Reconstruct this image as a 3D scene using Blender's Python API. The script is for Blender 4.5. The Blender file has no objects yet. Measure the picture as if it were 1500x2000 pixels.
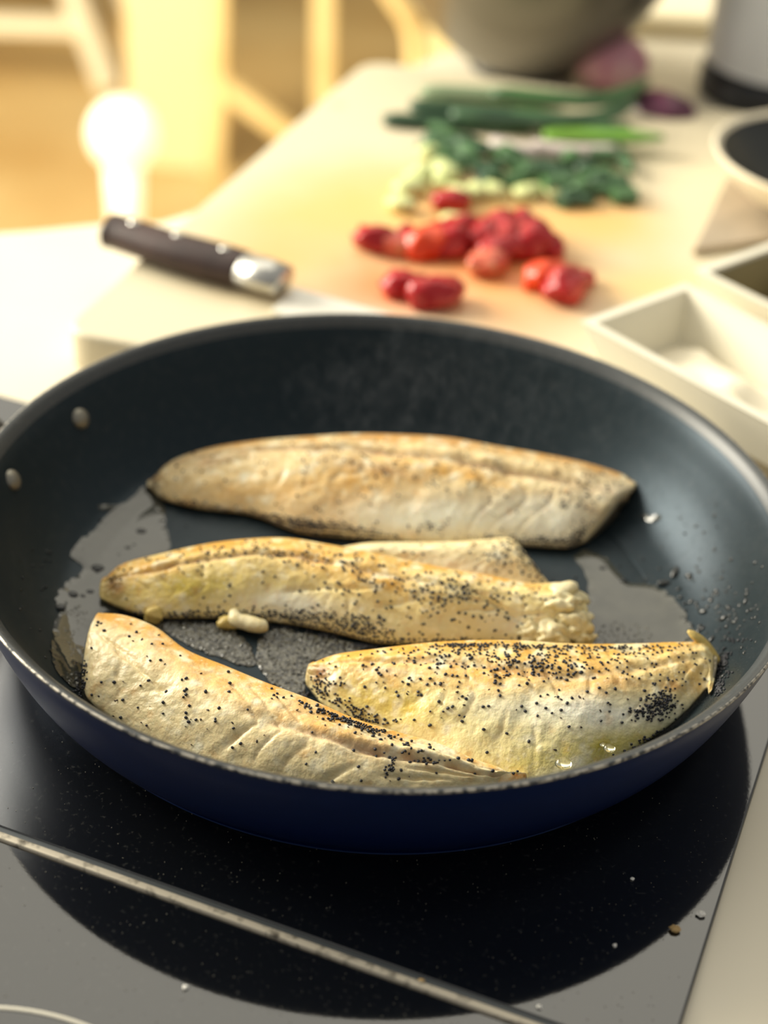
import bpy, bmesh, math, random
import numpy as np
from mathutils import Vector, Matrix, noise as mnoise

random.seed(7); rng = np.random.default_rng(7)
S = bpy.context.scene
COL = S.collection

# ------------------------------------------------------------------ camera
F_PX, CAM_Y, CAM_Z, PITCH, YAW, ROLL = 3255.8, -0.5041, 0.3836, 0.5898, 0.0010, 0.0722
_fw = np.array([math.sin(YAW)*math.cos(PITCH), math.cos(YAW)*math.cos(PITCH), -math.sin(PITCH)])
_r = np.cross(_fw, [0, 0, 1.0]); _r /= np.linalg.norm(_r); _u = np.cross(_r, _fw)
_r, _u = math.cos(ROLL)*_r + math.sin(ROLL)*_u, -math.sin(ROLL)*_r + math.cos(ROLL)*_u
CAM = np.array([0, CAM_Y, CAM_Z])
cam_d = bpy.data.cameras.new('camera'); cam = bpy.data.objects.new('camera', cam_d); COL.objects.link(cam)
cam.matrix_world = Matrix([[_r[i], _u[i], -_fw[i], CAM[i]] for i in range(3)] + [[0, 0, 0, 1]])
cam_d.sensor_fit = 'AUTO'; cam_d.sensor_width = 36; cam_d.lens = F_PX*36/2000
cam_d.clip_start = 0.02; cam_d.clip_end = 50
cam_d.dof.use_dof = True; cam_d.dof.focus_distance = 0.545; cam_d.dof.aperture_fstop = 5.2
S.camera = cam

# ------------------------------------------------------------------ world, lights, exposure
w = bpy.data.worlds.new('room_light'); S.world = w; w.use_nodes = True
bg = w.node_tree.nodes['Background']; bg.inputs[0].default_value = (1.0, 0.98, 0.92, 1); bg.inputs[1].default_value = 0.30

def area(name, loc, target, sx, sy, power, color):
    l = bpy.data.lights.new(name, 'AREA'); l.shape = 'RECTANGLE'; l.size = sx; l.size_y = sy
    l.energy = power; l.color = color
    o = bpy.data.objects.new(name, l); COL.objects.link(o); o.location = loc
    o.rotation_euler = (Vector(target)-Vector(loc)).to_track_quat('-Z', 'Y').to_euler()
    return o
area('window_light_left', (-1.75, 1.10, 0.85), (0, 0, 0), 1.2, 1.0, 56, (1.0, 0.94, 0.80))
area('skylight', (-0.45, 1.80, 1.6), (-0.45, 1.80, 0), 2.6, 2.6, 26, (1.0, 0.94, 0.78))  # added area light standing in for the bright ceiling mirrored in the hob
area('window_light_room', (-2.4, 0.9, 1.1), (-0.5, 2.7, -0.5), 1.4, 1.4, 85, (1.0, 0.93, 0.75))  # added fill turned onto the front faces of the room furniture
S.view_settings.view_transform = 'Standard'; S.view_settings.look = 'None'
S.view_settings.gamma = 1; S.view_settings.use_curve_mapping = False
S.view_settings.exposure = 0.38

# ------------------------------------------------------------------ geometry helpers
def ray(px, py):
    return _fw + (px-750)/F_PX*_r - (py-1000)/F_PX*_u
def at(px, py, z=0.0):
    d = ray(px, py); return CAM + d*((z-CAM_Z)/d[2])
def at_y(px, py, y):
    d = ray(px, py); return CAM + d*((y-CAM_Y)/d[1])
def proj(p):
    v = np.asarray(p)-CAM; d = v@_fw
    return np.stack([750+F_PX*(v@_r)/d, 1000-F_PX*(v@_u)/d], -1)
def lin(r, g, b):
    f = lambda c: (c/255/12.92 if c/255 <= .04045 else ((c/255+.055)/1.055)**2.4)
    return (f(r), f(g), f(b), 1.0)
def crom(P, n, closed=False):
    P = np.asarray(P, float)
    if closed: P = np.vstack([P[-1], P, P[0], P[1]])
    else: P = np.vstack([2*P[0]-P[1], P, 2*P[-1]-P[-2]])
    m = len(P)-3; t = np.linspace(0, m, n, endpoint=not closed)
    i = np.minimum(t.astype(int), m-1); f = (t-i)[:, None]
    p0, p1, p2, p3 = P[i], P[i+1], P[i+2], P[i+3]
    return .5*(2*p1+(p2-p0)*f+(2*p0-5*p1+4*p2-p3)*f**2+(3*p1-p0-3*p2+p3)*f**3)

def mesh_obj(name, verts, faces, m, parent=None, loc=None, smooth=True, world=True):
    """one mesh object; verts are world coordinates, the origin goes to loc"""
    verts = np.asarray(verts, float)
    if loc is None: loc = (0, 0, 0) if parent is not None else (*verts[:, :2].mean(0), verts[:, 2].min())
    loc = np.asarray(loc, float)
    me = bpy.data.meshes.new(name)
    me.from_pydata((verts-loc).tolist(), [], [tuple(f) for f in faces]); me.validate()
    if smooth: me.polygons.foreach_set('use_smooth', [True]*len(me.polygons))
    if m is not None: me.materials.append(m)
    o = bpy.data.objects.new(name, me); COL.objects.link(o)
    if parent is not None:
        o.parent = parent; o.location = Vector(loc)-parent.location
    else: o.location = loc
    me.update(); return o
def bm_obj(name, bm, m, parent=None, smooth=True, loc=None):
    bmesh.ops.recalc_face_normals(bm, faces=bm.faces)
    bm.verts.index_update()
    v = [tuple(x.co) for x in bm.verts]; f = [[x.index for x in q.verts] for q in bm.faces]; bm.free()
    if loc is None and parent is not None: loc = np.mean(np.array(v), 0)
    return mesh_obj(name, v, f, m, parent, loc, smooth)
def tag(o, label=None, cat=None, group=None, kind=None):
    if label: o['label'] = label
    if cat: o['category'] = cat
    if group: o['group'] = group
    if kind: o['kind'] = kind
    return o
def empty(name, loc):
    o = bpy.data.objects.new(name, None); COL.objects.link(o); o.location = loc; o.empty_display_size = .02; return o
def lathe(profile, n=96, c=(0, 0, 0), closed=False):
    pr = np.asarray(profile, float); k = len(pr); v = []; f = []
    for i in range(n):
        a = 2*math.pi*i/n
        for r, z in pr: v.append((c[0]+r*math.cos(a), c[1]+r*math.sin(a), c[2]+z))
    for i in range(n):
        j = (i+1) % n
        for q in range(k if closed else k-1):
            q2 = (q+1) % k
            f.append((i*k+q, j*k+q, j*k+q2, i*k+q2))
    bm = bmesh.new(); vs = [bm.verts.new(x) for x in v]
    for q in f: bm.faces.new([vs[x] for x in q])
    bmesh.ops.remove_doubles(bm, verts=bm.verts, dist=1e-7)
    return bm
def prism(outline, z0, z1, bevel=0.0, seg=3):
    bm = bmesh.new(); vs = [bm.verts.new((x, y, z0)) for x, y in outline]
    f = bm.faces.new(vs); r = bmesh.ops.extrude_face_region(bm, geom=[f])
    for g in r['geom']:
        if isinstance(g, bmesh.types.BMVert): g.co.z = z1
    if bevel:
        es = [e for e in bm.edges if abs(e.verts[0].co.z-e.verts[1].co.z) < 1e-9 and len(outline) > 0]
        bmesh.ops.bevel(bm, geom=es, offset=bevel, segments=seg, affect='EDGES', profile=.5)
    return bm
def box(c, s, bevel=0.0, rot=None):
    bm = bmesh.new(); bmesh.ops.create_cube(bm, size=1)
    for v in bm.verts: v.co = Vector((v.co.x*s[0], v.co.y*s[1], v.co.z*s[2]))
    if bevel: bmesh.ops.bevel(bm, geom=list(bm.edges), offset=bevel, segments=2, affect='EDGES', profile=.5)
    if rot is not None: bmesh.ops.transform(bm, matrix=rot, verts=bm.verts)
    bmesh.ops.translate(bm, verts=bm.verts, vec=Vector(c)); return bm
def bar(p, q, wd, th, bevel=.003):
    p, q = Vector(p), Vector(q); d = q-p
    return box((p+q)/2, (wd, th, d.length), bevel, d.to_track_quat('Z', 'Y').to_matrix().to_4x4())
def tube(path, radii, n=12, flat=1.0, up=(0, 0, 1)):
    path = np.asarray(path, float); bm = bmesh.new(); rings = []
    for i, p in enumerate(path):
        t = path[min(i+1, len(path)-1)]-path[max(i-1, 0)]; t = t/np.linalg.norm(t)
        s = np.cross(t, up); s /= np.linalg.norm(s)+1e-9; u = np.cross(s, t)
        rings.append([bm.verts.new(p+radii[i]*(math.cos(a)*s+flat*math.sin(a)*u)) for a in np.linspace(0, 2*math.pi, n, endpoint=False)])
    for a, b in zip(rings[:-1], rings[1:]):
        for k in range(n): bm.faces.new((a[k], a[(k+1) % n], b[(k+1) % n], b[k]))
    bm.faces.new(rings[0][::-1]); bm.faces.new(rings[-1]); return bm
def lump(c, s, amp=.25, freq=1.5, seed=0, sub=3, rotz=0, flat=None):
    bm = bmesh.new(); bmesh.ops.create_icosphere(bm, subdivisions=sub, radius=1)
    off = Vector((seed*3.7, seed*1.3, seed*.7)); R = Matrix.Rotation(rotz, 3, 'Z')
    for v in bm.verts:
        p = v.co.copy(); k = 1+amp*mnoise.noise(p*freq+off)+amp*.5*mnoise.noise(p*freq*2.3+off)
        p = p*k
        if flat is not None and p.z < -flat: p.z = -flat
        p = R @ Vector((p.x*s[0], p.y*s[1], p.z*s[2])); v.co = p+Vector(c)
    return bm

# ------------------------------------------------------------------ material helpers
def mat(name, color, rough=.5, metal=0, ior=1.45, spec=.5, noise=None, bump=None, trans=0, coat=0, sss=0, attr=None, emit=None):
    """noise=(scale, detail, lo, hi, color2); bump=(scale, strength, distance)"""
    m = bpy.data.materials.new(name); m.use_nodes = True; nt = m.node_tree; N = nt.nodes; L = nt.links
    b = N['Principled BSDF']; b.inputs['Base Color'].default_value = color if len(color) == 4 else (*color, 1)
    b.inputs['Roughness'].default_value = rough; b.inputs['Metallic'].default_value = metal
    b.inputs['IOR'].default_value = ior; b.inputs['Specular IOR Level'].default_value = spec
    b.inputs['Transmission Weight'].default_value = trans; b.inputs['Coat Weight'].default_value = coat
    if sss:
        b.inputs['Subsurface Weight'].default_value = sss; b.inputs['Subsurface Radius'].default_value = (1, .6, .3)
        b.inputs['Subsurface Scale'].default_value = .003
    tc = N.new('ShaderNodeTexCoord'); src = None
    if attr:
        a = N.new('ShaderNodeAttribute'); a.attribute_name = attr; src = a.outputs['Color']
    if noise:
        sc, det, lo, hi, c2 = noise
        t = N.new('ShaderNodeTexNoise'); t.inputs['Scale'].default_value = sc; t.inputs['Detail'].default_value = det
        L.new(tc.outputs['Object'], t.inputs['Vector'])
        mr = N.new('ShaderNodeMapRange'); mr.inputs['From Min'].default_value = lo; mr.inputs['From Max'].default_value = hi
        L.new(t.outputs[0], mr.inputs['Value'])
        mx = N.new('ShaderNodeMix'); mx.data_type = 'RGBA'; L.new(mr.outputs[0], mx.inputs['Factor'])
        if src: L.new(src, mx.inputs['A'])
        else: mx.inputs['A'].default_value = color if len(color) == 4 else (*color, 1)
        mx.inputs['B'].default_value = c2; src = mx.outputs['Result']
    if src: L.new(src, b.inputs['Base Color'])
    if bump:
        t = N.new('ShaderNodeTexNoise'); t.inputs['Scale'].default_value = bump[0]; t.inputs['Detail'].default_value = 4
        L.new(tc.outputs['Object'], t.inputs['Vector'])
        bp = N.new('ShaderNodeBump'); bp.inputs['Strength'].default_value = bump[1]; bp.inputs['Distance'].default_value = bump[2]
        L.new(t.outputs[0], bp.inputs['Height']); L.new(bp.outputs[0], b.inputs['Normal'])
    if emit:
        b.inputs['Emission Color'].default_value = (*emit[:3], 1); b.inputs['Emission Strength'].default_value = emit[3]
    return m

M = {}
M['worktop'] = mat('white_worktop', lin(238, 228, 204), .35, noise=(9, 3, .35, .75, lin(232, 221, 194)))
M['glass'] = mat('black_ceramic_glass', (.004, .0045, .005), .05, ior=1.9, noise=(700, 3, .62, .75, (.03, .03, .028, 1)), bump=(900, .015, .0004))
M['trim'] = mat('brushed_trim', lin(206, 196, 176), .5, metal=.25, noise=(260, 4, .52, .74, lin(96, 90, 78)))
M['trim_dark'] = mat('trim_shadow_edge', lin(84, 88, 90), .45, metal=.3)  # bluish darker bevel line of the divider
M['print'] = mat('zone_print', lin(205, 200, 185), .4)
M['coating'] = mat('nonstick_coating', (.0120, .0185, .0215), .35, spec=.24, ior=1.5, noise=(260, 5, .5, .85, (.024, .029, .031, 1)), bump=(1500, .12, .0002))
M['coating'].node_tree.nodes['Principled BSDF'].inputs['Specular Tint'].default_value = (.60, .80, 1.0, 1)
M['lip'] = mat('rim_coating', (.045, .05, .052), .38, ior=1.5, noise=(500, 4, .6, .8, (.10, .10, .095, 1)), bump=(1200, .2, .0003))
M['edge'] = mat('worn_metal_edge', lin(176, 170, 158), .4, metal=.6, noise=(420, 5, .46, .60, (.05, .053, .056, 1)))
M['enamel'] = mat('navy_enamel', (.0008, .0065, .046), .34, ior=1.5, spec=.4, noise=(300, 3, .5, .9, (.001, .009, .058, 1)))
M['enamel'].node_tree.nodes['Principled BSDF'].inputs['Specular Tint'].default_value = (.4, .6, 1.0, 1)
M['rivet'] = mat('rivet_metal', lin(150, 146, 134), .42, metal=.75, noise=(120, 3, .4, .8, lin(120, 116, 104)))
M['handle'] = mat('handle_black', (.012, .012, .013), .45)
M['oil'] = mat('oil_film', (.052, .052, .040), .04, ior=1.6, noise=(90, 3, .4, .7, (.032, .033, .026, 1)))
M['froth'] = mat('oil_froth', (.12, .115, .09), .09, ior=1.6, noise=(700, 3, .42, .62, (.02, .02, .017, 1)))
M['drop'] = mat('oil_droplet', (.02, .022, .022), .08, ior=1.45)
M['seed'] = mat('poppy_seed', (.018, .019, .024), .45, noise=(900, 2, .45, .7, (.055, .055, .065, 1)))
M['fleck'] = mat('pepper_fleck', (.045, .026, .014), .6, noise=(900, 2, .45, .7, (.02, .014, .01, 1)))
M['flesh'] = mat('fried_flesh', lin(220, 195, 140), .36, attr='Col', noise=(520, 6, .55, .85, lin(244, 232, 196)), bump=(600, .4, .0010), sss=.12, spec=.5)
M['morsel'] = mat('white_flake', lin(226, 214, 172), .4, sss=.1, noise=(200, 4, .45, .7, lin(212, 190, 130)), bump=(400, .4, .001))
M['morsel_gold'] = mat('golden_flake', lin(205, 180, 105), .4, sss=.1, bump=(400, .3, .001))
M['board_side'] = None
M['wood_dark'] = mat('dark_handle_wood', lin(72, 52, 48), .45, noise=(60, 6, .35, .7, lin(48, 34, 32)))
M['steel'] = mat('steel', lin(205, 203, 196), .3, metal=.85)
M['blade'] = mat('blade_steel', lin(236, 232, 220), .4, metal=.3)
M['bowl_steel'] = mat('mixing_bowl_steel', lin(128, 124, 116), .36, metal=.9)
M['tomato'] = mat('tomato_red', lin(170, 28, 34), .28, noise=(110, 3, .5, .75, lin(206, 84, 70)))
M['tomato_pulp'] = mat('tomato_pulp', lin(205, 90, 70), .3, noise=(150, 3, .45, .7, lin(220, 150, 110)))
M['tomato_orange'] = mat('tomato_orange', lin(228, 72, 26), .28, noise=(110, 3, .5, .75, lin(190, 40, 28)))
M['green_dark'] = mat('leaf_dark_green', lin(38, 68, 44), .45, noise=(40, 4, .4, .7, lin(66, 100, 66)))
M['green_mid'] = mat('leaf_mid_green', lin(78, 116, 70), .45, noise=(40, 4, .4, .7, lin(54, 86, 56)))
M['green_light'] = mat('leaf_light_green', lin(122, 172, 60), .4, noise=(40, 4, .4, .7, lin(92, 146, 62)))
M['green_pale'] = mat('leaf_pale', lin(205, 214, 140), .4, noise=(60, 4, .4, .7, lin(220, 222, 176)))
M['sage'] = mat('leaf_sage', lin(140, 158, 124), .45, noise=(40, 4, .4, .7, lin(104, 134, 96)))
M['onion_pink'] = mat('onion_pink', lin(205, 140, 160), .35, noise=(50, 3, .4, .7, lin(226, 188, 186)))
M['onion_skin'] = mat('onion_purple', lin(96, 48, 72), .35, noise=(50, 3, .4, .7, lin(60, 36, 50)))
M['root'] = mat('onion_root', lin(70, 62, 48), .8)
M['plastic'] = mat('white_plastic', lin(238, 232, 212), .35)
M['flour'] = mat('flour', lin(250, 240, 214), .9, bump=(120, .3, .003))
M['olive'] = mat('olive_lining', lin(150, 138, 100), .6)
M['mush'] = mat('pale_chunk', lin(190, 176, 140), .6, noise=(80, 3, .4, .7, lin(130, 112, 76)))
M['cloth'] = mat('taupe_cloth', lin(176, 160, 138), .9, noise=(30, 3, .4, .7, lin(150, 138, 118)), bump=(600, .3, .001))  # tone of shaded counter put into the colour
M['bowl_white'] = mat('enamel_white', lin(240, 228, 200), .3)
M['bowl_dark'] = mat('dark_inside', lin(52, 54, 52), .4)
M['kettle'] = mat('kettle_white', lin(236, 240, 246), .3)
M['black_plastic'] = mat('black_plastic', lin(48, 50, 54), .4)
M['floor'] = mat('golden_floor', lin(198, 168, 112), .5, noise=(3, 4, .35, .7, lin(178, 142, 84)))
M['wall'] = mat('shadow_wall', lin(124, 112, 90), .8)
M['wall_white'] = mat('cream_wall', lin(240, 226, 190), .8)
M['pale_wood'] = mat('pale_wood', lin(246, 220, 158), .5, noise=(14, 4, .4, .7, lin(236, 206, 140)))
M['cream_paint'] = mat('cream_paint', lin(252, 228, 176), .5)
M['white_paint'] = mat('white_paint', lin(252, 240, 208), .45)
M['orange'] = mat('orange_fabric', lin(216, 150, 84), .8)
M['lamp'] = mat('lamp_globe', lin(255, 250, 225), .4, emit=(1.0, .95, .72, .6))  # glow given to a bright spot with no known source
M['crumb'] = mat('crumb_white', lin(235, 232, 224), .7)
M['speck'] = mat('speck_grey', lin(120, 116, 104), .7)
M['crumb_brown'] = mat('crumb_brown', lin(180, 150, 100), .7)

def board_material():
    m = mat('stained_cutting_board', lin(220, 208, 178), .42)
    nt = m.node_tree; N = nt.nodes; L = nt.links; b = N['Principled BSDF']
    g = N.new('ShaderNodeNewGeometry'); prev = None
    tn = N.new('ShaderNodeTexNoise'); tn.inputs['Scale'].default_value = 14; tn.inputs['Detail'].default_value = 4
    L.new(g.outputs['Position'], tn.inputs['Vector'])
    col = lin(220, 208, 178); cur = None
    for (px, py, rad, c, st) in STAINS:
        p = at(px, py, .016)
        d = N.new('ShaderNodeVectorMath'); d.operation = 'DISTANCE'; L.new(g.outputs['Position'], d.inputs[0]); d.inputs[1].default_value = tuple(p)
        ad = N.new('ShaderNodeMath'); ad.operation = 'MULTIPLY_ADD'; L.new(tn.outputs[0], ad.inputs[0]); ad.inputs[1].default_value = rad*.7; L.new(d.outputs['Value'], ad.inputs[2])
        mr = N.new('ShaderNodeMapRange'); mr.interpolation_type = 'SMOOTHSTEP'; L.new(ad.outputs[0], mr.inputs['Value'])
        mr.inputs['From Min'].default_value = rad*1.45; mr.inputs['From Max'].default_value = rad*.35; mr.inputs['To Max'].default_value = st
        mx = N.new('ShaderNodeMix'); mx.data_type = 'RGBA'; L.new(mr.outputs[0], mx.inputs['Factor'])
        if cur: L.new(cur, mx.inputs['A'])
        else: mx.inputs['A'].default_value = col
        mx.inputs['B'].default_value = c; cur = mx.outputs['Result']
    L.new(cur, b.inputs['Base Color']); return m
STAINS = [(900, 420, .12, lin(228, 182, 112), 1.0), (560, 500, .075, lin(222, 182, 116), .9), (700, 400, .07, lin(236, 190, 114), .9), (1000, 560, .08, lin(232, 164, 94), .85),
          (740, 560, .045, lin(242, 136, 78), .85), (1180, 430, .06, lin(240, 186, 108), .8), (950, 490, .05, lin(240, 146, 82), .8), (1260, 560, .05, lin(242, 196, 120), .7), (660, 205, .008, lin(205, 214, 140), .8)]

# ------------------------------------------------------------------ setting
ZC = -.004                                   # worktop surface; the glass stands 4 mm proud of it
ZC_ = -.004
floor = bm_obj('floor', box((0, 2.0, -.925), (9, 9, .05)), M['floor'], smooth=False); tag(floor, kind='structure')
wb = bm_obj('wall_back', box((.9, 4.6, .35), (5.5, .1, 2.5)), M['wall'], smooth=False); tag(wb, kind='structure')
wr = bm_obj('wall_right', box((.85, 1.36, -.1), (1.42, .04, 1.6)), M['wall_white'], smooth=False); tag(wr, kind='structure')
us = bm_obj('trim_1', prism([(.14, .735), (1.1, .775), (1.1, .80), (.14, .76)], ZC_+.0002, ZC_+.016, .004, 2), M['wall_white'], smooth=False); tag(us, kind='structure')

ce = [(-1.1, -.9), (1.1, -.9), (1.1, 1.335), (.16, 1.335), (.09, .768), (-.028, .60), (-.112, .372), (-.135, .349), (-.166, .342), (-.217, .318), (-1.1, -.10)]
wt = bm_obj('worktop', prism(ce, ZC-.04, ZC, .003, 2), M['worktop'], smooth=False)
tag(wt, 'white worktop carrying the hob and the cutting board', 'worktop')
pl = bm_obj('cabinet_panel', prism([(-1.0, -.8), (1.0, -.8), (1.0, .72), (.12, .72), (-.10, .34), (-.2, .28), (-1.0, -.16)], -.899, ZC-.041), M['plastic'], wt, smooth=False)

# hob: two glass panes, the steel trims between them
th = -.3416; HN = np.array([math.cos(th), math.sin(th)]); HM = np.array([-HN[1], HN[0]])
hob = empty('cooktop', (0, 0, ZC)); tag(hob, 'black glass cooktop of two panes with steel trim, under the pan', 'cooktop')
def hq(a0, a1, b0, b1): return [tuple(HN*a+HM*b) for a, b in ((a0, b0), (a1, b0), (a1, b1), (a0, b1))]
RE, DV, FE = .1523, -.1588, .0745
g1 = bm_obj('glass_pane', prism(hq(-.36, RE, DV+.0025, FE), ZC+.0001, 0, .0008, 2), M['glass'], hob, smooth=False)
g2 = bm_obj('glass_pane', prism(hq(-.36, RE, DV-.26, DV-.0025), ZC+.0001, 0, .0008, 2), M['glass'], hob, smooth=False)
bm_obj('trim_strip', prism(hq(-.36, RE, DV-.0024, DV+.0003), ZC+.0001, .0010, .0005, 2), M['trim'], hob)
bm_obj('trim_strip', prism(hq(-.36, RE, DV+.0004, DV+.0024), ZC+.0001, .0004, .0003, 2), M['trim_dark'], hob)
# printed zone ring on the near pane
p0, p1 = at(0, 1972)[:2], at(150, 2001)[:2]; mid = (p0+p1)/2; tdir = (p1-p0)/np.linalg.norm(p1-p0)
rc = mid + np.array([tdir[1], -tdir[0]])*.068
bm_obj('zone_ring', lathe([(.0688, .0002), (.0702, .0002), (.0702, .00005), (.0688, .00005)], 128, (*rc, 0), True), M['print'], hob)

# ------------------------------------------------------------------ frying pan
INNER = [(0, .005), (.100, .005), (.108, .0052), (.114, .0065), (.120, .0095), (.1265, .0155), (.133, .0245), (.1385, .0345), (.1425, .0425), (.1445, .0458)]
OUTER = [(.1492, .0465), (.1475, .040), (.1440, .030), (.1395, .0195), (.1340, .0105), (.1280, .0045), (.1220, .0012), (.116, .0004), (0, .0004)]
_ir, _iz = np.array(INNER).T
def pan_z(r): return np.interp(r, _ir, _iz)
_sr = np.linspace(.1, .1445, 200); _sz = pan_z(_sr)
def pan_r(z): return float(np.interp(z, _sz, _sr))       # largest radius that is still above the pan at height z
def on_pan(px, py, off=0.0):
    """where the line of sight meets the inside of the pan"""
    d = ray(px, py)
    t0 = (.0455-CAM_Z)/d[2]; t1 = (.005+off-CAM_Z)/d[2]; ts = np.linspace(t0, t1, 500); q = CAM+ts[:, None]*d
    gap = q[:, 2]-pan_z(np.hypot(q[:, 0], q[:, 1]))-off; clear = np.nonzero(gap > .0012)[0]
    if len(clear):
        k = np.nonzero(gap[clear[0]:] <= 0)[0]; p = q[clear[0]+k[0]] if len(k) else q[-1]
        if len(k) == 0 or np.hypot(p[0], p[1]) < .14: return p
    p = at(px, py, .005+off); r = np.hypot(p[0], p[1])      # hidden behind the near rim
    if r > .129: p[:2] *= .129/r; r = .129
    p[2] = float(pan_z(r))+off; return p
def pan_normal(p):
    r = math.hypot(p[0], p[1]); e = 1e-3; s = float(pan_z(r+e)-pan_z(r-e))/(2*e)
    return Vector((-s*p[0]/max(r, 1e-6), -s*p[1]/max(r, 1e-6), 1)).normalized()

pan = empty('frying_pan', (0, 0, 0)); tag(pan, 'large navy blue frying pan with dark nonstick inside holding the fish', 'frying pan')
ip = crom(INNER, 60); ip[0, 0] = 0; ip[:, 0] = np.maximum(ip[:, 0], 0)
bm_obj('nonstick_lining', lathe(ip, 192), M['coating'], pan, loc=(0, 0, 0))
op = crom([(.1500, .0490)]+OUTER, 60); op[-1, 0] = 0; op[:, 0] = np.maximum(op[:, 0], 0); op[:, 1] = np.maximum(op[:, 1], .0002)
bm_obj('outer_shell', lathe(op, 192), M['enamel'], pan, loc=(0, 0, 0))
bm_obj('rim', lathe(crom([(.1445, .0458), (.1455, .0474), (.1470, .0490), (.1485, .0499), (.1494, .0500)], 16), 192), M['lip'], pan, loc=(0, 0, 0))
bm_obj('rim_edge', lathe(crom([(.1494, .0500), (.1498, .0499), (.1501, .0496), (.1500, .0490)], 8), 192), M['edge'], pan, loc=(0, 0, 0))
for px, py in ((157, 818), (25, 938)):
    z = .03
    for _ in range(40):
        p = at(px, py, z); z = .5*z+.5*float(pan_z(np.hypot(p[0], p[1])))
    n = pan_normal(p); q = n.to_track_quat('Z', 'Y').to_matrix().to_4x4()
    bm = lathe([(0, .0022), (.0015, .0021), (.0030, .0017), (.0040, .0009), (.0044, -.0006)], 32)
    bmesh.ops.transform(bm, matrix=Matrix.Translation(Vector(p)) @ q, verts=bm.verts)
    bm_obj('rivet', bm, M['rivet'], pan)
az = math.radians(160); hd = np.array([math.cos(az), math.sin(az)]); hs = np.array([-hd[1], hd[0]])
hp = [(*(hd*r), z) for r, z in ((.1455, .026), (.152, .026), (.165, .029), (.19, .042), (.24, .060), (.30, .070), (.335, .073))]
bm_obj('handle', tube(crom(hp, 30), np.interp(np.linspace(0, 1, 30), [0, .08, .25, .6, .95, 1], [.008, .008, .008, .012, .012, .006]), 16, .6), M['handle'], pan)

# ------------------------------------------------------------------ fish fillets
seed_bm = bmesh.new(); bmesh.ops.create_icosphere(seed_bm, subdivisions=2, radius=1)
for v in seed_bm.verts:
    v.co.z *= .8; v.co.x *= 1.12; v.co.y -= .22*max(0, 1-abs(v.co.x)*1.5)*(v.co.y > 0)
seed_me = bpy.data.meshes.new('poppy_seed'); seed_bm.to_mesh(seed_me); seed_bm.free()
seed_me.polygons.foreach_set('use_smooth', [True]*len(seed_me.polygons)); seed_me.materials.append(M['seed'])
fleck_me = seed_me.copy(); fleck_me.name = 'pepper_fleck'; fleck_me.materials.clear(); fleck_me.materials.append(M['fleck'])
for v in fleck_me.vertices: v.co.x *= 1.5; v.co.z *= .6
_ib = bmesh.new(); bmesh.ops.create_icosphere(_ib, subdivisions=1, radius=1)
_ib.verts.index_update(); ICO_V = np.array([v.co[:] for v in _ib.verts]); ICO_F = np.array([[v.index for v in f.verts] for f in _ib.faces]); _ib.free()
def seed_stuff(name, pts, rad, m, parent=None, label=None, cat=None, squash=.85):
    V = []; Fc = []
    for i, p in enumerate(pts):
        r = rad*random.uniform(.7, 1.15)
        V.append(ICO_V*np.array([r, r*random.uniform(.75, 1), r*squash])+np.asarray(p)); Fc.append(ICO_F+i*len(ICO_V))
    o = mesh_obj(name, np.vstack(V), np.vstack(Fc).tolist(), m, parent, loc=None if parent is None else np.vstack(V).mean(0))
    tag(o, label, cat, kind='stuff'); return o

def nz(p, f, s=0.0): return mnoise.fractal(Vector((p[0]*f+s, p[1]*f-s, p[2]*f+s*.5)), 1.0, 2.0, 3)

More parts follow.
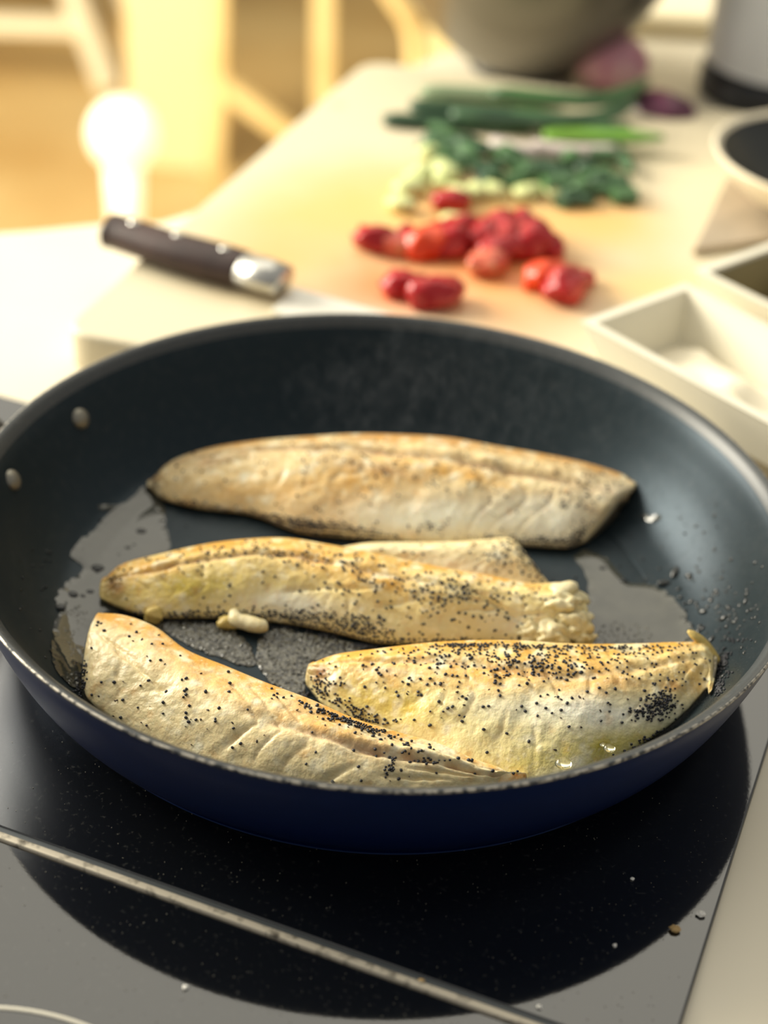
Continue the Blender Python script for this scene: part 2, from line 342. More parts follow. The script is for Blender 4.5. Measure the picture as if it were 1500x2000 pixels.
def fillet(name, label, pairs, zc, base, blobs, groove, crest_col, seeds, crust, cracks=(), edge=.0035, N=230, MT=64, lift=0.0, crest_from=.7, seed_sz=.00058, rough_end=(0, 0)):
    near = crom([p[0] for p in pairs], N); crest = crom([p[1] for p in pairs], N)
    zcs = np.interp(np.linspace(0, 1, N), np.linspace(0, 1, len(zc)), zc)
    seed = sum(map(ord, label)) % 97
    gv = np.interp(np.linspace(0, 1, N), [g[0] for g in groove], [g[1] for g in groove]) if groove else np.full(N, -1)
    gd = np.interp(np.linspace(0, 1, N), [g[0] for g in groove], [g[2] for g in groove]) if groove else np.zeros(N)
    rings = []; NB, NU = 9, 4
    K = 2+MT+NB+NU
    NW = np.array([on_pan(near[i, 0], near[i, 1], edge*.75+lift) for i in range(N)])
    raw = NW.copy(); kw = np.exp(-(np.arange(-24, 25)/11.0)**2); kw /= kw.sum()
    sm_ = np.stack([np.convolve(np.pad(NW[:, q], 24, 'edge'), kw, 'valid') for q in range(3)], 1)
    jump = np.convolve(np.pad((np.linalg.norm(np.diff(NW, axis=0, prepend=NW[:1]), axis=1) > .0022).astype(float), 24, 'edge'), np.ones(49), 'valid')
    bl_ = np.clip(np.convolve(np.pad((jump > 0).astype(float), 10, 'edge'), np.ones(21)/21, 'valid'), 0, 1)[:, None]
    NW = raw*(1-bl_)+sm_*bl_; NW[:, 2] = np.maximum(NW[:, 2], pan_z(np.hypot(NW[:, 0], NW[:, 1]))+edge*.6)
    top = np.zeros((N, MT, 3)); crs = np.zeros((N, MT))
    for i in range(N):
        u = i/(N-1)
        wob = 1.6*mnoise.noise(Vector((u*23, seed, 0)))+1.2*mnoise.noise(Vector((u*61, seed, 3)))
        a = NW[i]
        zf = pan_z(np.hypot(a[0], a[1]))
        c = at(crest[i, 0], crest[i, 1]+wob*.0, zcs[i])
        d = (c-a)[:2]; wd = np.linalg.norm(d); dh = d/max(wd, 1e-6)
        ring = []
        ring.append((a[0]+dh[0]*.0025, a[1]+dh[1]*.0025, a[2]-edge*.8))
        ring.append((a[0]+dh[0]*.0006, a[1]+dh[1]*.0006, a[2]-edge*.45))
        hgt = c[2]-a[2]
        for j in range(MT):
            v = j/(MT-1)
            x, y = a[:2]+d*v
            # quick rise at the near edge, full back, then a 35 degree fall at the silhouette
            prof = (math.sin(min(v/.82, 1)*math.pi/2)**.72) if v < .82 else 1-((v-.82)/.18)**2*.0
            bul = min(.0035, wd*.08)
            z = a[2]+hgt*prof*1.0
            if v < .82: z += 0
            z += bul*math.sin(math.pi*min(1, v))*.9
            z -= gd[i]*math.exp(-((v-gv[i])/.045)**2)
            if gv[i] > 0: z += gd[i]*.55*math.exp(-((v-gv[i]-.12)/.08)**2)
            for (cu, cv, au, al, dp) in cracks:       # short open flakes
                du, dv = u-cu, v-cv
                t = du*math.cos(au)*2.5+dv*math.sin(au); n_ = -du*math.sin(au)*2.5+dv*math.cos(au)
                if abs(t) < al: z -= dp*math.exp(-(n_/.018)**2)*(1-(t/al)**2)
            if v < .12:
                x -= dh[0]*wob*.00035*(1-v/.12); y -= dh[1]*wob*.00035*(1-v/.12)
            if v > .85: z += wob*.00022*(v-.85)/.15
            p = (x, y, z); fade = min(1, v*6)*min(1, (1-v)*5+.15)
            z += fade*(.0009*nz(p, 70, seed)+.00028*nz(p, 330, seed+3))
            # muscle flakes run obliquely across the fillet
            fl = mnoise.noise(Vector((u*15-v*4, v*2.2, seed)))
            z += fade*.0005*fl
            s_ = u*17+2.2*abs(v-.45)+1.3*mnoise.noise(Vector((u*7, v*3, seed+2))); s_ -= math.floor(s_)
            mk = max(0, mnoise.noise(Vector((u*6, v*4, seed+11)))+.12)
            cr_ = math.exp(-((s_-.5)/.07)**2)*min(1, mk*3)*fade; z -= .0006*cr_; crs[i, j] = cr_
            top[i, j] = (x, y, z); ring.append((x, y, z))
        bx = c[:2]
        for j in range(1, NB+1):
            t = j/NB; off = (c[2]-zf)*.55*math.sin(t*math.pi/2)
            ring.append((bx[0]+dh[0]*off, bx[1]+dh[1]*off, c[2]-(c[2]-zf-.0004-lift)*(1-math.cos(t*math.pi/2))))
        e = np.array(ring[-1]); s0 = np.array(ring[0])
        for j in range(1, NU+1):
            t = j/(NU+1); q = e*(1-t)+s0*t; ring.append(tuple(q))
        rings.append(np.array(ring))
    # rounded ends
    def endring(r, f, out):
        cen = r.mean(0); q = cen+(r-cen)*f; q[:, :2] += out; return q
    o0 = rings[0].mean(0)-rings[6].mean(0); o1 = rings[-1].mean(0)-rings[-7].mean(0)
    o0 = o0[:2]/np.linalg.norm(o0[:2]); o1 = o1[:2]/np.linalg.norm(o1[:2])
    pre = [endring(rings[0], f, o0*k) for f, k in ((.3, .0016), (.7, .0014), (.92, .0007))]
    post = [endring(rings[-1], f, o1*k) for f, k in ((.92, .0007), (.7, .0014), (.3, .0016))]
    R = pre+rings+post; V = np.vstack(R); nr = len(R)
    rr = np.hypot(V[:, 0], V[:, 1]); V[:, 2] = np.maximum(V[:, 2], .0054)
    for k in np.nonzero(pan_z(rr)+.0003 > V[:, 2])[0]:       # lean against the pan wall
        V[k, :2] *= min(1, (pan_r(V[k, 2])-.0004)/rr[k])
    faces = []
    for i in range(nr-1):
        for k in range(K):
            k2 = (k+1) % K; faces.append((i*K+k, (i+1)*K+k, (i+1)*K+k2, i*K+k2))
    V = np.vstack([V, R[0].mean(0), R[-1].mean(0)])
    for k in range(K):
        faces.append((len(V)-2, k, (k+1) % K)); faces.append((len(V)-1, (nr-1)*K+(k+1) % K, (nr-1)*K+k))
    o = mesh_obj(name, V, faces, M['flesh']); tag(o, label, 'fish', 'fried fish fillets in the pan')
    o['label'] = label
    # albedo per vertex: flesh, browned crest and groove, pale and yellow patches
    P = proj(V); col = np.tile(np.array(base), (len(V), 1)); kk = np.arange(len(V)) % K
    vv = np.clip((kk-2)/(MT-1), 0, 1.0)
    n1 = np.array([nz(p, 60, seed+9) for p in V]); n2 = np.array([nz(p, 190, seed+5) for p in V])
    def mixc(f, c):
        nonlocal col; f = np.clip(f, 0, 1)[:, None]; col = col*(1-f)+np.array(c)*f
    for (x, y, rx, ry, ro, st, c) in blobs:
        if rx == 0: continue
        dx, dy = P[:, 0]-x, P[:, 1]-y; cr, sr = math.cos(math.radians(ro)), math.sin(math.radians(ro))
        d2 = ((dx*cr+dy*sr)/rx)**2+((-dx*sr+dy*cr)/ry)**2
        mixc(np.exp(-d2)*st*(1+.7*n1+.5*n2), c)
    cf = np.clip((vv-crest_from)/(1-crest_from), 0, 1)
    mixc(cf*(.80+1.1*n1+.8*n2), crest_col)
    ui = np.clip(np.arange(len(V))//K-3, 0, N-1)
    if groove:
        g_ = np.exp(-((vv-gv[ui])/.035)**2)*np.minimum(gd[ui]/.0012, 1)
        mixc(g_*(.6+.6*n2), lin(166, 128, 100))
    mixc(np.clip(n2-.3, 0, 1)*.8, lin(206, 152, 78)); mixc(np.clip(-n2-.2, 0, 1)*1.2, lin(242, 234, 204))
    jj = np.clip(kk-2, 0, MT-1); mixc(crs[ui, jj]*.35*((kk >= 2) & (kk < 2+MT)), lin(176, 146, 98))
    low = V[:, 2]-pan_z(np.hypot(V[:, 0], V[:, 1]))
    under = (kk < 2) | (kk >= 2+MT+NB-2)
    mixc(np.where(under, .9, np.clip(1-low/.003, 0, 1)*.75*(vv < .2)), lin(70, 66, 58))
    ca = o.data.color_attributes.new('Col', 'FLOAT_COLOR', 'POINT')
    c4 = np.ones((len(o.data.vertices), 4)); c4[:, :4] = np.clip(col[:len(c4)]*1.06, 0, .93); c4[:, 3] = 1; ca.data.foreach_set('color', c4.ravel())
    # poppy seeds: scattered single seeds as parts
    TP = proj(top.reshape(-1, 3)); uu = np.repeat(np.arange(N)/(N-1), MT); vj = np.tile(np.arange(MT)/(MT-1), N)
    nseed, uni, cl = seeds
    wgt = np.full(len(TP), uni)*(vj > .04)
    for (x, y, rx, ry, ro, st) in cl:
        dx, dy = TP[:, 0]-x, TP[:, 1]-y; cr, sr = math.cos(math.radians(ro)), math.sin(math.radians(ro))
        wgt += st*np.exp(-((dx*cr+dy*sr)/rx)**2-((-dx*sr+dy*cr)/ry)**2)
    # mesh area of a grid cell varies along u: weight by column width
    cwid = np.linalg.norm(near-crest, axis=1); wgt *= np.repeat(cwid/cwid.max()+.05, MT)
    idx = rng.choice(len(TP), nseed, replace=False, p=wgt/wgt.sum())
    flat = top.reshape(-1, 3); rest = []
    order = np.argsort(np.linalg.norm(flat[idx]-CAM, axis=1))
    for n_, k in enumerate(idx[order]):
        p = flat[k].copy(); p[2] = max(p[2], pan_z(math.hypot(p[0], p[1]))+.0004); p += rng.normal(0, .0002, 3)*np.array([1, 1, 0])
        if n_ < 290:
            big = random.random() < .68
            s = bpy.data.objects.new('poppy_seed' if big else 'pepper_fleck', seed_me if big else fleck_me); COL.objects.link(s); s.parent = o
            r = seed_sz*(random.uniform(.75, 1.15) if big else random.uniform(.35, .75)); s.scale = (r, r, r)
            s.location = Vector(p+np.array([0, 0, r*.35]))-o.location; s.rotation_euler = (random.uniform(-.6, .6), random.uniform(-.6, .6), random.uniform(0, 6.3))
        else: rest.append(p+np.array([0, 0, .0002]))
    # crust of seeds packed on the lower edge and in patches: too many to tell apart
    pts = list(rest)
    for (x, y, rx, ry, ro, cnt) in crust:
        dx, dy = TP[:, 0]-x, TP[:, 1]-y; cr, sr = math.cos(math.radians(ro)), math.sin(math.radians(ro))
        wg = np.exp(-((dx*cr+dy*sr)/rx)**2-((-dx*sr+dy*cr)/ry)**2)+1e-12
        for k in rng.choice(len(TP), min(cnt, int((wg > 1e-6).sum())), replace=False, p=wg/wg.sum()):
            p = flat[k].copy(); p[2] = max(p[2], pan_z(math.hypot(p[0], p[1]))+.0003); pts.append(p+rng.normal(0, .00025, 3)+np.array([0, 0, .0003]))
    if pts: seed_stuff('poppy_seed_crust', pts, seed_sz*.92, M['seed'], o)
    return o

CREAM, GOLD, WHITE, YEL, BROWN, TAN, PINK = (lin(*c) for c in ((234, 214, 162), (216, 162, 66), (240, 236, 214), (216, 192, 84), (132, 92, 58), (226, 200, 146), (216, 190, 162)))
FA = fillet('fish_fillet', 'long pale fried fillet farthest back in the pan, tapering to the left',
    [((294, 951), (296, 937)), ((318, 972), (335, 902)), ((390, 990), (410, 877)), ((490, 1003), (505, 863)), ((580, 1036), (600, 856)), ((670, 1046), (695, 851)), ((770, 1056), (790, 853)),
     ((860, 1060), (880, 859)), ((950, 1058), (975, 876)), ((1050, 1064), (1060, 890)), ((1105, 1067), (1150, 909)), ((1136, 1058), (1248, 940))],
    [.010, .014, .018, .021, .023, .024, .024, .024, .023, .022, .021, .018], TAN,
    [(690, 960, 120, 60, -15, .75, GOLD), (500, 960, 130, 30, 0, .35, GOLD), (880, 1010, 230, 40, 3, .9, WHITE), (1060, 1000, 80, 45, 0, .8, WHITE), (900, 925, 130, 14, 12, .8, GOLD), (1150, 935, 70, 30, 15, .55, BROWN), (1040, 945, 45, 14, 10, .8, CREAM), (740, 915, 90, 16, 10, .5, BROWN), (420, 900, 60, 12, -10, .5, BROWN), (300, 945, 14, 30, 0, .6, lin(120, 112, 96)), (1200, 950, 50, 30, 0, .5, WHITE)],
    [(0, .6, 0), (.06, .74, .0006), (.2, .76, .0012), (.45, .74, .0016), (.65, .64, .0018), (.8, .58, .0018), (.88, .56, .0008), (1, .55, 0)], lin(206, 156, 88),
    (230, .25, [(740, 905, 120, 18, 10, 1.6), (700, 1000, 100, 60, 0, .5), (1150, 950, 70, 40, 15, 1.2), (1000, 960, 100, 60, 0, .5), (850, 1035, 150, 14, 3, 1.0), (560, 900, 150, 15, 0, .5)]),
    [(520, 1016, 130, 6, 12, 90), (620, 1038, 120, 8, 10, 240), (660, 1036, 60, 9, 8, 150), (1130, 1050, 14, 24, 40, 60), (560, 1026, 60, 7, 20, 60), (1060, 1062, 50, 6, 0, 130), (980, 1054, 50, 4, 0, 40), (850, 1032, 25, 8, 0, 20)], seed_sz=.00050, crest_from=.78)
FB2 = fillet('fish_fillet', 'short pale fillet piece peeking out behind the middle fillet',
    [((645, 1112), (655, 1072)), ((720, 1120), (720, 1063)), ((800, 1130), (800, 1062)), ((880, 1142), (890, 1061)), ((950, 1152), (950, 1057)), ((1010, 1156), (1000, 1056)), ((1050, 1157), (1034, 1090)), ((1074, 1150), (1068, 1136))],
    [.012, .015, .016, .017, .017, .017, .013, .009], CREAM,
    [(760, 1080, 120, 20, 5, .8, lin(238, 226, 186)), (1000, 1090, 60, 30, 40, .5, TAN), (900, 1110, 90, 20, 10, .6, WHITE)], None, lin(232, 212, 158),
    (110, .12, [(1000, 1080, 40, 25, 35, 2.2), (960, 1110, 60, 20, 10, 1.0), (800, 1085, 60, 14, 0, .4), (1040, 1115, 25, 15, 50, 1.5)]), [], N=150, MT=40, crest_from=.8, seed_sz=.00056)
FB = fillet('fish_fillet', 'yellow-gold fried fillet across the middle of the pan with a ragged right end',
    [((200, 1170), (207, 1128)), ((238, 1187), (240, 1104)), ((300, 1203), (310, 1086)), ((390, 1204), (400, 1067)), ((480, 1207), (480, 1058)), ((570, 1216), (560, 1056)), ((650, 1232), (640, 1068)), ((730, 1251), (720, 1083)),
     ((810, 1257), (800, 1100)), ((890, 1258), (880, 1116)), ((970, 1254), (960, 1129)), ((1050, 1257), (1040, 1144)), ((1112, 1255), (1100, 1143)), ((1148, 1246), (1128, 1154))],
    [.010, .014, .018, .020, .022, .023, .023, .023, .022, .022, .021, .020, .020, .017], lin(230, 206, 138),
    [(400, 1150, 170, 30, 2, .85, YEL), (560, 1180, 110, 28, 5, .95, WHITE), (850, 1225, 230, 34, 3, .8, lin(214, 204, 160)), (720, 1130, 160, 26, 14, .6, GOLD), (560, 1075, 110, 18, 5, .6, GOLD), (300, 1110, 70, 20, -15, .75, GOLD), (225, 1145, 22, 26, 0, .7, BROWN), (1090, 1190, 70, 60, 0, .7, lin(236, 222, 160)), (930, 1170, 90, 24, 5, .5, lin(226, 200, 136)), (1000, 1215, 80, 25, 0, .6, WHITE), (480, 1205, 200, 6, 2, .5, lin(150, 146, 112))],
    [(0, .5, 0), (.05, .5, .0006), (.2, .62, .0010), (.4, .66, .0012), (.55, .62, .0008), (.75, .55, .0003), (1, .5, 0)], lin(212, 160, 68),
    (430, .16, [(740, 1140, 90, 28, 12, 1.6), (880, 1160, 80, 22, 10, 1.6), (720, 1215, 70, 22, 10, 1.5), (840, 1190, 60, 26, -40, 1.2), (600, 1090, 120, 14, 5, .9), (950, 1215, 110, 30, 0, .7), (420, 1085, 100, 14, -12, .6), (1120, 1225, 30, 20, 0, 1.6), (1020, 1160, 60, 15, 0, .6)]),
    [(420, 1203, 180, 5, 1, 120), (640, 1228, 90, 6, 14, 100), (1000, 1254, 120, 4, 0, 60), (700, 1228, 45, 14, 15, 110), (590, 1202, 30, 10, 0, 40), (460, 1200, 70, 5, 2, 50), (860, 1256, 90, 5, 0, 80), (1130, 1240, 20, 10, 0, 30), (900, 1155, 20, 12, 0, 25)],
    cracks=[(.42, .28, .5, .16, .0010), (.50, .36, .4, .14, .0010), (.58, .30, .5, .12, .0008), (.78, .35, -1.0, .28, .0018), (.90, .45, 1.3, .4, .0016), (.83, .3, .2, .12, .001)], crest_from=.62)
FC = fillet('fish_fillet', 'thick cream and gold fillet lying diagonally along the front left rim',
    [((158, 1330), (190, 1201)), ((180, 1392), (240, 1206)), ((245, 1440), (300, 1231)), ((330, 1490), (360, 1275)), ((420, 1530), (440, 1308)), ((510, 1556), (520, 1341)), ((600, 1572), (605, 1373)), ((690, 1580), (690, 1409)), ((780, 1584), (780, 1437)),
     ((860, 1580), (860, 1459)), ((930, 1570), (930, 1489)), ((990, 1550), (990, 1507)), ((1024, 1530), (1018, 1516))],
    [.021, .023, .024, .025, .025, .025, .025, .024, .022, .021, .019, .018, .016], lin(236, 216, 166),
    [(260, 1300, 110, 60, 30, .6, lin(226, 208, 160)), (300, 1360, 100, 30, 30, .5, lin(206, 190, 142)), (560, 1395, 180, 22, 22, .55, lin(224, 166, 82)), (400, 1320, 120, 24, 25, .5, lin(222, 172, 96)), (520, 1450, 150, 40, 20, .5, CREAM), (760, 1470, 120, 12, 14, .6, PINK), (700, 1440, 120, 14, 18, .4, GOLD), (290, 1240, 50, 14, 25, .5, lin(214, 158, 100)), (850, 1510, 110, 20, 10, .4, CREAM)],
    [(0, .5, 0), (.35, .5, .0002), (.5, .52, .0010), (.65, .55, .0018), (.8, .58, .0016), (.95, .5, .0004), (1, .5, 0)], lin(222, 166, 78),
    (190, .20, [(690, 1410, 70, 10, 20, 3.5), (620, 1392, 50, 8, 20, 2.5), (420, 1430, 60, 30, 30, .7), (250, 1400, 60, 20, 35, 1.0), (800, 1470, 60, 12, 8, 1.8), (760, 1500, 16, 18, 0, 3.0)]),
    [(690, 1412, 60, 6, 20, 90), (765, 1495, 9, 14, 0, 22), (840, 1487, 25, 5, 5, 18), (160, 1340, 5, 50, 0, 40)],
    cracks=[(.55, .2, 1.0, .2, .0012), (.36, .25, 1.1, .2, .001), (.10, .55, -.4, .2, .0016), (.16, .45, -.3, .2, .0014), (.22, .4, .9, .15, .001), (.7, .3, .1, .2, .0012), (.75, .42, .1, .2, .0012)], crest_from=.74)
FD = fillet('fish_fillet', 'seed-covered golden fillet at the front right with a torn flap at its right end',
    [((600, 1338), (612, 1296)), ((645, 1385), (660, 1282)), ((740, 1430), (740, 1273)), ((830, 1475), (830, 1263)), ((920, 1520), (920, 1258)), ((1010, 1538), (1010, 1258)), ((1090, 1532), (1090, 1262)), ((1170, 1512), (1170, 1264)),
     ((1250, 1480), (1250, 1262)), ((1320, 1440), (1325, 1258)), ((1366, 1400), (1376, 1260)), ((1386, 1352), (1399, 1290))],
    [.014, .018, .021, .023, .024, .025, .025, .025, .025, .025, .024, .020], lin(232, 218, 162),
    [(1150, 1390, 190, 36, 2, .95, WHITE), (760, 1375, 110, 40, 12, .75, YEL), (1000, 1305, 340, 40, 3, .85, GOLD), (1300, 1310, 80, 34, 0, .6, lin(222, 180, 96)), (1000, 1440, 130, 40, 5, .5, lin(222, 208, 150)), (1130, 1468, 160, 24, -12, .75, lin(206, 188, 72)), (625, 1315, 24, 26, 0, .75, BROWN), (700, 1292, 70, 12, 0, .5, YEL), (760, 1310, 60, 10, 5, .6, PINK), (1250, 1335, 130, 10, 5, .5, lin(206, 160, 100)), (880, 1330, 160, 20, 5, .4, GOLD)],
    [(0, .6, 0), (.1, .75, .0006), (.3, .75, .0010), (.5, .66, .0006), (.75, .62, .0006), (1, .6, 0)], lin(214, 164, 70),
    (560, .10, [(950, 1290, 170, 22, 3, 1.9), (1000, 1300, 60, 20, 0, 1.4), (1130, 1278, 140, 18, 2, 1.2), (1080, 1308, 60, 16, 0, 1.5), (760, 1320, 90, 24, 5, .7), (1270, 1320, 70, 26, 0, .7), (850, 1350, 100, 24, 10, .6), (1150, 1370, 160, 50, 0, .25), (720, 1400, 50, 18, 25, 1.0)]),
    [(1285, 1378, 24, 17, -20, 150), (700, 1395, 40, 9, 30, 70), (635, 1345, 22, 16, 0, 60), (900, 1260, 170, 4, 1, 130), (1180, 1264, 100, 4, 0, 70), (1310, 1440, 50, 10, -25, 30), (1250, 1398, 20, 8, 0, 30)], crest_from=.60)
# torn flap standing up at the right end of the front right fillet
fl = tube(crom([at(1392, 1300, .0175), at(1384, 1276, .0205), at(1368, 1252, .0235), at(1354, 1240, .0255), at(1343, 1232, .0265)], 14), np.interp(np.linspace(0, 1, 14), [0, .3, .75, 1], [.0040, .0032, .0022, .0007]), 10, .45)
bm_obj('torn_flap', fl, M['morsel_gold'], FD)
fe = [(1098, 1185, .0165, .0062), (1118, 1218, .0125, .0062), (1040, 1236, .0105, .0044), (1076, 1240, .0105, .0056), (1138, 1244, .0095, .0036)]
for k, (px, py, z, r) in enumerate(fe):
    c = at(px, py, z); bm_obj('ragged_flake', lump(c, (r*1.25, r, r*.85), .45, 2.0, k+3, 4), M['morsel'], FB)
for pts_ in ([(1085, 1165, .019), (1110, 1150, .0205), (1126, 1139, .021)], [(1100, 1172, .018), (1130, 1168, .017), (1152, 1178, .016)]):
    bm_obj('ragged_flake', tube(crom([at(*q) for q in pts_], 10), np.interp(np.linspace(0, 1, 10), [0, .4, .8, 1], [.0048, .0040, .0026, .0006]), 10, .7), M['morsel'], FB)

ws = crom([on_pan(455, 1192, .006), on_pan(462, 1210, .0045), on_pan(482, 1216, .004), on_pan(505, 1222, .004), on_pan(518, 1222, .0035)], 16)
o = bm_obj('fish_flake', tube(ws, np.interp(np.linspace(0, 1, 16), [0, .2, .6, 1], [.0014, .0030, .0034, .0026]), 12, .8), M['morsel']); tag(o, 'curled white fish flake lying just in front of the middle fillet', 'fish flake')
o = bm_obj('fish_flake', lump(on_pan(446, 1216, .0022), (.0042, .003, .0026), .3, 1.5, 5), M['morsel_gold']); tag(o, 'small yellowish fish crumb touching the left of the white flake', 'fish flake')
o = bm_obj('fish_flake', lump(on_pan(300, 1203, .003), (.0036, .003, .003), .35, 1.5, 9), M['morsel_gold']); tag(o, 'tiny golden crumb under the left part of the middle fillet', 'fish flake')

# ------------------------------------------------------------------ oil in the pan
def inside(poly, x, y):
    c = np.zeros(len(x), bool); n = len(poly); j = n-1
    for i in range(n):
        xi, yi = poly[i]; xj, yj = poly[j]
        k = ((yi > y) != (yj > y)) & (x < (xj-xi)*(y-yi)/((yj-yi) if yj != yi else 1e-9)+xi); c ^= k; j = i
    return c
def oil_sheet(name, pxs, label, step=.0011, h=.0005, rough=0.0, m='oil', rip=.00006, holes=0.0, kind=None, cat='oil'):
    pts = np.array([on_pan(x, y)[:2] for x, y in pxs]); pts = crom(pts, len(pts)*10, True)
    k = np.array([mnoise.noise(Vector((p[0]*300, p[1]*300, 1))) for p in pts]); cen = pts.mean(0)
    pts = pts+(pts-cen)/np.linalg.norm(pts-cen, axis=1)[:, None]*k[:, None]*.0016
    x0, y0 = pts.min(0)-step; x1, y1 = pts.max(0)+step
    gx = np.arange(x0, x1, step); gy = np.arange(y0, y1, step); X, Y = np.meshgrid(gx, gy, indexing='ij')
    ins = inside(pts.tolist(), X.ravel(), Y.ravel()).reshape(X.shape)
    if holes:
        hn = np.array([mnoise.noise(Vector((a*120, b*120, 7))) for a, b in zip(X.ravel(), Y.ravel())]).reshape(X.shape); ins &= hn < holes
    # distance to border in cells, by erosion
    dist = np.zeros(X.shape); cur = ins.copy()
    for _ in range(5):
        dist += cur; e = cur.copy(); e[1:] &= cur[:-1]; e[:-1] &= cur[1:]; e[:, 1:] &= cur[:, :-1]; e[:, :-1] &= cur[:, 1:]; cur = e
    idx = -np.ones(X.shape, int); V = []
    near_in = ins.copy(); near_in[1:] |= ins[:-1]; near_in[:-1] |= ins[1:]; near_in[:, 1:] |= ins[:, :-1]; near_in[:, :-1] |= ins[:, 1:]
    for i, j in zip(*np.nonzero(near_in)):
        x, y = X[i, j], Y[i, j]
        if rough: hh = h*.4+rough*max(0, .75-mnoise.voronoi(Vector((x*900, y*900, 0)))[0][0]*1.5)*min(1, dist[i, j]/2)
        else: hh = h*min(1, dist[i, j]/3)+rip*mnoise.noise(Vector((x*140, y*140, 2)))
        if dist[i, j] == 0:           # pull border vertices onto the outline and down to the pan
            q = pts[np.argmin((pts[:, 0]-x)**2+(pts[:, 1]-y)**2)]; 
            if not holes: x, y = q
            hh = .00005
        idx[i, j] = len(V); V.append((x, y, float(pan_z(math.hypot(x, y)))+.0001+max(hh, .00004)))
    Fc = []
    for i in range(X.shape[0]-1):
        for j in range(X.shape[1]-1):
            q = (idx[i, j], idx[i+1, j], idx[i+1, j+1], idx[i, j+1])
            if min(q) >= 0 and (ins[i, j]+ins[i+1, j]+ins[i+1, j+1]+ins[i, j+1]) >= 1: Fc.append(q)
    o = mesh_obj(name, V, Fc, M[m]); tag(o, label, cat, kind=kind); return o
oil_sheet('oil_puddle', [(285, 952), (255, 975), (215, 1000), (185, 1035), (150, 1062), (137, 1085), (160, 1105), (152, 1125), (128, 1140), (108, 1172), (118, 1195), (104, 1225), (103, 1290), (122, 1325), (150, 1338), (162, 1290), (172, 1240), (200, 1200), (235, 1190), (240, 1150), (260, 1110), (330, 1075), (325, 1030), (318, 985)],
          'shiny oil puddle spreading at the left ends of the fillets', rip=.00004)
oil_sheet('oil_puddle', [(1120, 1088), (1142, 1074), (1175, 1086), (1200, 1108), (1225, 1135), (1262, 1142), (1300, 1158), (1330, 1185), (1352, 1225), (1358, 1255), (1340, 1275), (1200, 1280), (1130, 1262), (1130, 1200), (1150, 1160), (1140, 1115)],
          'shiny oil puddle with a wavy edge right of the middle fillet', rip=.00004)
for px, py, r in ((212, 992, .0035), (268, 990, .003), (1270, 1012, .004), (1170, 1090, .003)):
    c = on_pan(px, py); a = np.linspace(0, 2*math.pi, 9)[:-1]
    oil_sheet('oil_spot', [tuple(proj(np.array([c[0]+r*(1+.3*math.sin(3*t+px))*math.cos(t), c[1]+r*.7*math.sin(t), c[2]]))) for t in a], 'small flat oil spot near the back fillet', step=.0007)['group'] = 'oil spots near the back fillet'
oil_sheet('oil_froth', [(300, 1222), (360, 1212), (430, 1222), (470, 1240), (490, 1262), (500, 1300), (470, 1300), (430, 1285), (370, 1262), (330, 1240)], 'foaming oil between the middle and front left fillets', step=.00045, h=.0006, rough=.0017, m='froth', kind='stuff')
oil_sheet('oil_froth', [(525, 1232), (580, 1235), (640, 1248), (700, 1262), (690, 1280), (620, 1292), (600, 1330), (590, 1368), (545, 1345), (515, 1318), (498, 1275)], 'foaming oil left of the front right fillet', step=.00045, h=.0006, rough=.0017, m='froth', kind='stuff')
oil_sheet('oil_froth', [(1150, 1262), (1165, 1232), (1200, 1215), (1250, 1222), (1275, 1240), (1260, 1268), (1200, 1275)], 'foaming oil just behind the front right fillet', step=.00045, h=.0006, rough=.0017, m='froth', kind='stuff')
oil_sheet('oil_froth', [(118, 1200), (150, 1185), (175, 1190), (165, 1220), (150, 1250), (148, 1300), (158, 1345), (130, 1330), (135, 1280), (125, 1235)], 'foaming oil at the left end of the front left fillet', step=.00045, h=.0006, rough=.0017, m='froth', kind='stuff', holes=.25)

# droplets on the right wall
dr_bm = bmesh.new(); bmesh.ops.create_icosphere(dr_bm, subdivisions=3, radius=1)
for v in dr_bm.verts:
    if v.co.z < 0: v.co.z *= .12
dr_me = bpy.data.meshes.new('oil_droplet'); dr_bm.to_mesh(dr_me); dr_bm.free()
dr_me.polygons.foreach_set('use_smooth', [True]*len(dr_me.polygons)); dr_me.materials.append(M['drop'])
DROPS = [(1318, 1118, 2.6, 1.3), (1298, 1138, 2.2, 1.2), (1345, 1124, 1.8, 1), (1372, 1194, 2.0, 1.2), (1388, 1172, 1.6, 1), (1456, 1175, 1.6, 1), (1412, 1208, 2.0, 1), (1390, 1248, 1.7, 1), (1432, 1215, 1.3, 1), (1398, 1155, 1.5, 1), (1365, 1232, 1.5, 1), (1350, 1176, 1.4, 1)]
for _ in range(95):
    DROPS.append((random.uniform(1325, 1490), random.triangular(1090, 1335, 1240), random.uniform(.45, 1.2), 1))
for _ in range(16): DROPS.append((random.uniform(1180, 1400), random.uniform(985, 1150), random.uniform(.5, 1.0), 1))
for _ in range(22): DROPS.append((random.uniform(30, 130), random.uniform(1060, 1320), random.uniform(.45, .9), 1))
for px, py, r, el in DROPS:
    p = on_pan(px, py)
    if np.hypot(p[0], p[1]) > .1435: continue
    n = pan_normal(p); s = bpy.data.objects.new('oil_droplet', dr_me); COL.objects.link(s)
    s.rotation_mode = 'QUATERNION'; s.rotation_quaternion = n.to_track_quat('Z', 'Y') @ Matrix.Rotation(random.uniform(0, 6.3), 3, 'Z').to_quaternion()
    r *= .00075; s.scale = (r*1.25*el, r*.85, r*.55); s.location = Vector(p)+n*.0001
    if px > 600: tag(s, 'clear oil droplet on the right side of the pan', 'droplet', 'oil droplets on the right side of the pan')
    else: tag(s, 'clear oil droplet on the left side of the pan', 'droplet', 'oil droplets on the left side of the pan')
pts = []
for _ in range(1300):
    a = random.uniform(-1.0, .62); r = random.triangular(.118, .1435, .137); pts.append((r*math.cos(a), r*math.sin(a), float(pan_z(r))))
